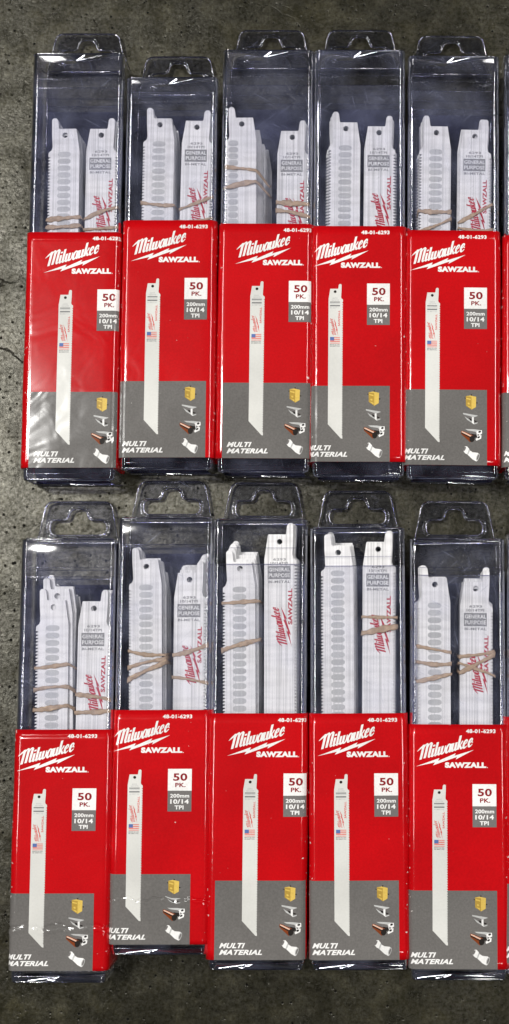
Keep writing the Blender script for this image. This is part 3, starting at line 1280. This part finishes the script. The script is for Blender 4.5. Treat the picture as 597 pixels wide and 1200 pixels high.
def make_pack(spec):
    (xt, yt, yrim, ylt, xb, ylb, ycap, shift, creases, label) = spec
    top = at(xt, yt)
    bot = at(xb, ycap)
    ax = (top - bot)
    rz = math.atan2(-ax.x, ax.y)
    root = link('blade_pack', None)
    root.location = (bot.x, bot.y, 0)
    root.rotation_euler = (0, 0, rz)
    root.empty_display_size = 0.02
    tag(root, label, 'blade pack', 'clear packs of saw blades set out in two rows')
    total = ax.length * 1000

    def yy(py):                     # photo y -> mm along the pack from its bottom
        x = xt + (xb - xt) * (py - yt) / (ylb - yt)
        return (at(x, py) - bot).dot(ax.normalized()) * 1000
    y_lt, y_lb, y_rim = yy(ylt), yy(ylb), yy(yrim)
    L = y_lt - y_lb
    ztop = ZF / MM
    # --- lid: closed at the top, open below, ends under the sleeve
    hh = ztop - 0.5 - 0.6
    rings = []
    for ins, dy in ((0.0, -(total - y_lt) - 22), (0.0, -12), (0.0, -3.0), (0.25, -1.7), (0.9, -0.7), (2.2, 0.0)):
        rings.append((total + dy, section(LW, hh, LR, 0.6, ins)))
    lid = link('lid', loft('lid', rings, PLAS, cap1=True), root)
    # pressed bead round the top and a stiffening step
    for nm, dy, ins, r in (('corner_bead', -1.2, 0.3, 0.42), ('step_line', -17.5, 0.05, 0.13)):
        pts = [(x * MM, (total + dy) * MM, z * MM) for x, z in section(LW, hh, LR, 0.6, ins)]
        V, F = tube_path(pts, r * MM, seg=5)
        link(nm, mesh_from(nm, V, F, [PBEAD], smooth=True), lid)
    tab = link('hang_tab', TAB, lid)
    tab.location = (0, total * MM, 3.0 * MM)
    # --- inner tube: open at the top (rim), rounded closed bottom end
    th = hh - 1.3
    rings = []
    for ins, y in ((3.0, 0.0), (1.3, 0.35), (0.4, 1.3), (0.0, 3.2), (0.0, y_lb), (0.0, y_rim)):
        rings.append((y, section(TW, th, 3.2, 1.2, ins)))
    tube = link('tray', loft('tray', rings, PLAS_IN, cap0=True), root)
    for nm, y, ins, r in (('rim', y_rim, 0.0, 0.22), ('corner_bead', 1.0, 0.75, 0.55), ('step_line', 4.2, -0.05, 0.2)):
        pts = [(x * MM, y * MM, z * MM) for x, z in section(TW, th, 3.2, 1.2, ins)]
        V, F = tube_path(pts, r * MM, seg=5)
        link(nm, mesh_from(nm, V, F, [PBEAD], smooth=True), tube)
    # added toothed strips imitating the teeth's reflections in the tray walls
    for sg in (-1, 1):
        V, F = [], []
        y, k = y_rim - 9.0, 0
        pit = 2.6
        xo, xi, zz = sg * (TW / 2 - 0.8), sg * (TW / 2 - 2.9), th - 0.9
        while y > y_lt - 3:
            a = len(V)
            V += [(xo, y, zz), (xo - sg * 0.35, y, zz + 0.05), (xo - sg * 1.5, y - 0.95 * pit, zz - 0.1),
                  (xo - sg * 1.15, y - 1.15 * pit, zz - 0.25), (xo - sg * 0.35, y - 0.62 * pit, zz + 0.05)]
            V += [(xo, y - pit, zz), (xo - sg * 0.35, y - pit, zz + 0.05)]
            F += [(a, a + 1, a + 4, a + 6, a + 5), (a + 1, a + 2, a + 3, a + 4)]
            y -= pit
        me = mesh_from('teeth_reflection_strip', [(x * MM, q * MM, z * MM) for x, q, z in V], F, [PREFL])
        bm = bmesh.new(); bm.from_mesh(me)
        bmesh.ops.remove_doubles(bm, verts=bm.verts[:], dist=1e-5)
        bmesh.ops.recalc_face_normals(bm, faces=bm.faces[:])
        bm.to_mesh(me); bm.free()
        rb = link('teeth_reflection_strip', me, tube)
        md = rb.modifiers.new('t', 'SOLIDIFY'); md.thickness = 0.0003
    # dark tinted floor of the tray
    bx, b0, b1, bz = (TW / 2 - 1.4) * MM, 1.5 * MM, (y_rim - 3.5) * MM, 0.9 * MM
    fl = mesh_from('tray_floor', [(-bx, b0, bz), (bx, b0, bz), (bx, b1, bz), (-bx, b1, bz)], [(0, 1, 2, 3)], [PDARK])
    link('tray_floor', fl, tube)
    # --- red sleeve with its printing
    fold = sum(c[1] for c in creases)
    wr = Wrap(creases, seed=int(xt * 3 + yt))
    Lf = L + fold
    holder = make_sleeve(wr, Lf, root)
    holder.location = (0, y_lt * MM, 0)
    for sh, nm in PRINTS:
        map_sheet(nm, sh, wr, shift + 1.0, Lf, holder, Lf / 275.0)
    return root


#   x top, y top, y rim, y label top, x bottom, y label bottom, y cap bottom, shift px, creases, label
PACKS = [
 (91.5, 60, 102, 272, 79, 548, 563, 10, [], 'leftmost red sleeved blade pack of the upper row, with glare on its grey panel'),
 (201.5, 88, 107, 258, 194, 536, 550, -1, [], 'shortest red sleeved blade pack of the upper row, its top lower than its neighbours'),
 (314.5, 56, 99, 262, 308, 537, 553, 8, [], 'red sleeved upper row pack holding the loosely fanned white blades'),
 (421.8, 56, 99, 265, 420, 541, 558, -10.5, [], 'red sleeved upper row pack whose white blades show no rubber band'),
 (532.3, 63, 106, 270, 531, 545, 561, -7.5, [], 'upper row pack with a band slanting steeply over its right hand blades'),
 (645, 62, 105, 276, 646, 548, 562, -5, [], 'upper row pack cut off by the right edge of the picture'),
 (80, 630, 676, 855, 67, 1138, 1154, -8, [(110, 0, -0.75, 0.0)], 'leftmost lower row blade pack, its red sleeve creased right across the grey panel'),
 (193.5, 605, 638, 832, 185.3, 1107, 1121, -12, [(108, 4.0, -0.5, 0.02)], 'lower row blade pack whose crumpled sleeve ends higher than its neighbours'),
 (305, 607, 661, 836, 299.5, 1125, 1139, 9.5, [], 'lower row pack with unbanded right hand blades pushed up to the lid'),
 (419, 617, 663, 836, 421.6, 1125, 1139, -2.5, [], 'lower row pack with bands round its right hand blades only'),
 (536.5, 630, 674, 849, 538.6, 1136, 1151, -4.5, [(106, 0, -0.08, 0.0)], 'lower row pack with bands crossing in an X on its right hand blades'),
 (651, 625, 670, 841, 651.5, 1130, 1145, -5, [], 'lower row pack cut off by the right edge of the picture'),
]
ROOTS = [make_pack(s) for s in PACKS]

GB = 'stacks of white saw blades inside the packs'
BUN = [
 # hole px, lean, right?, label, bands (yl, yr, w), steps, ovals
 ((76.6, 158.3), -0.012, False, 'left stack of blades under a thick double band, in the top left pack', [(257, 254, 9), (266, 264, 8)], [(8, 0.4, -0.6, 0), (16, 0.9, -1.0, 0)], 1),
 ((126.8, 158.3), -0.018, True, 'right stack of blades, red print half hidden, in the top left pack', [(256, 243, 8), (270, 266, 6)], [(6, 0.5, 0.5, 0)], 0),
 ((187.8, 146.1), -0.023, False, 'left stack of blades with one thin band, in the shortest upper pack', [(238, 240, 7)], [(9, 0.5, -0.5, 0)], 1),
 ((234.5, 148.9), -0.034, True, 'right stack of blades with its band slanting upward, in the shortest upper pack', [(246, 231, 7), (259, 256, 4)], [(5, 0.4, 0.4, 0)], 0),
 ((283.6, 145.2), 0.008, False, 'fanned stack of white blades stepping down to the right, third pack of the upper row', [(195, 201, 7), (220, 212, 9)], [(9, 3.2, -4.8, 0.1), (16, 5.6, -10.5, 0.1), (21, 6.8, -12.5, 0.0)], 2),
 ((348.6, 160.8), -0.01, True, 'right stack of blades beside the fanned stack, in the third upper pack', [(237, 240, 11), (247, 254, 8)], [(7, 0.6, 1.0, 0)], 0),
 ((405.7, 150.7), -0.015, False, 'left stack of blades without a band, in the fourth upper pack', [], [(3, -0.6, 0.5, 0), (9, -1.2, -0.8, 0.2)], 1),
 ((444.5, 155.4), -0.010, True, 'right stack of blades without a band, in the fourth upper pack', [], [(6, 0.9, 0.2, 0)], 0),
 ((511.8, 155.4), -0.015, False, 'left stack of blades with a double band, in the fifth upper pack', [(247, 249, 9), (271, 257, 6)], [(4, -0.5, 0, 0), (9, -1.0, 0.2, 0)], 1),
 ((556.9, 159.8), -0.022, True, 'right stack of blades crossed by a steep band, in the fifth upper pack', [(260, 239, 8), (267, 270, 6)], [(6, 0.5, 0.2, 0)], 0),
 ((618, 157), -0.005, False, 'left stack of blades in the upper pack cut off by the right edge', [(245, 247, 7)], [], 1),
 ((667, 160), -0.01, True, 'right stack of blades in the upper pack cut off by the right edge', [(248, 244, 7)], [], 0),
 ((62.9, 711.5), 0.0, False, 'disordered left stack of blades with three bands, in the leftmost lower pack', [(783, 778, 7), (809, 804, 7), (832, 826, 9)], [(2, 1.6, 6.5, 0.8), (5, 3.4, 8.2, -0.6), (9, 2.2, 2.0, 0), (15, 2.8, 3.0, 0)], 1),
 ((117.2, 713), -0.024, True, 'right stack of blades with two bands over red print, in the leftmost lower pack', [(813, 820, 8), (836, 833, 9)], [(5, 0.4, -0.6, 0)], 0),
 ((171.8, 664), 0.018, False, 'left stack of blades with three converging bands, in the second lower pack', [(763, 768, 7), (783, 771, 7), (797, 775, 9)], [(10, 1.2, -1.0, 0), (15, 2.0, -6.5, 0.2)], 1),
 ((224, 679.3), -0.01, True, 'right stack of blades with a twisted and a thin band, in the second lower pack', [(768, 756, 9), (794, 800, 6)], [(5, 0.3, 2.0, 0), (10, 0.8, 4.0, 0)], 0),
 ((281.4, 666.4), 0.015, False, 'left stack of blades with stepped tops and two bands, in the third lower pack', [(707, 705, 7), (763, 749, 9)], [(3, 0.9, 2.0, 0), (7, 1.7, 4.4, 0), (12, 2.2, 5.8, 0)], 1),
 ((327.8, 634.9), 0.003, True, 'tall right stack of unbanded blades reaching the lid, in the third lower pack', [], [(8, 0.5, 0.4, 0)], 0),
 ((396.4, 647.5), 0.005, False, 'left stack of blades without a band, in the fourth lower pack', [], [(4, 0.8, 0.6, 0), (9, 1.8, 0.5, 0.1)], 1),
 ((443.4, 643.6), -0.006, True, 'right stack of blades with a thin and a wide band, in the fourth lower pack', [(723, 724, 6), (742, 735, 11)], [(8, 0.7, 1.0, 0)], 0),
 ((510, 685), 0.003, False, 'left stack of blades with three separate bands, in the fifth lower pack', [(757, 764, 6), (776, 778, 8), (798, 790, 8)], [(5, -0.5, 0.8, 0), (10, -0.8, 0.2, 0)], 1),
 ((557.7, 689.8), -0.004, True, 'right stack of blades with bands crossing in an X, in the fifth lower pack', [(770, 763, 7), (788, 767, 9), (777, 793, 6)], [(6, 0.5, 0.6, 0)], 0),
 ((626, 690), 0.0, False, 'left stack of blades in the lower pack cut off by the right edge', [(765, 770, 7)], [], 1),
 ((673, 690), 0.0, True, 'right stack of blades in the lower pack cut off by the right edge', [(775, 770, 7)], [], 0),
]
for i, (h, lean, right, lab, bands, steps, ov) in enumerate(BUN):
    make_bundle(h, lean, right, lab, bands, steps, 11 + i, ov, GB, ROOTS[i // 2])

# ------------------------------------------------------------------ ground
gm = mesh_from('concrete_floor', [(-3, -3, 0), (3, -3, 0), (3, 3, 0), (-3, 3, 0)], [(0, 1, 2, 3)], [CONC])
tag(link('concrete_floor', gm), kind='structure')

# ------------------------------------------------------------------ light
w = bpy.data.worlds.new('World')
sc.world = w
w.use_nodes = True
w.node_tree.nodes['Background'].inputs[0].default_value = (0.80, 0.86, 1.0, 1)
w.node_tree.nodes['Background'].inputs[1].default_value = 0.02


def area(name, loc, size, power, color=(1, 0.97, 0.92), target=(0, 0, 0)):
    l = bpy.data.lights.new(name, 'AREA')
    l.shape = 'RECTANGLE'
    l.size, l.size_y = size
    l.energy = power
    l.color = color
    o = bpy.data.objects.new(name, l)
    col.objects.link(o)
    o.location = loc
    d = Vector(target) - Vector(loc)
    o.rotation_euler = d.to_track_quat('-Z', 'Y').to_euler()
    return o


def mirror(px, py, H):
    p = at(px, py, 0.0)
    d = (p - CAM)
    k = H / (-d.z)
    return Vector((p.x + d.x * k, p.y + d.y * k, H))


WARM = (1, 0.985, 0.955)
area('unseen_overhead_lamp', mirror(-60, 480, 5.0), (0.30, 0.45), 150, WARM)
# unseen strip lights added for long highlights along the sleeves' bent edges
for x, y, pw in ((-2.9, 0.9, 158), (2.7, 1.1, 158)):
    o = area('edge_streak_light', (x, y, 5.0), (0.30, 4.0), pw, WARM)
    o.rotation_euler = (0, math.atan2(x, 5.0), 0)
area('unseen_overhead_lamp', (1.6, 4.4, 5.0), (0.4, 0.8), 24, WARM)
area('unseen_overhead_lamp', (-2.2, 4.2, 5.0), (0.4, 0.8), 20, WARM)
area('unseen_overhead_lamp', (1.0, -3.4, 5.0), (0.4, 1.2), 34, WARM)  # unseen, added to put highlights on the packs' bottom caps

sc.view_settings.view_transform = 'Standard'
sc.view_settings.look = 'None'
sc.view_settings.exposure = 0.0
sc.view_settings.gamma = 1.0
sc.render.engine = 'CYCLES'
sc.cycles.transparent_max_bounces = 48
sc.cycles.max_bounces = 10
sc.cycles.glossy_bounces = 4
sc.cycles.sample_clamp_indirect = 4.0
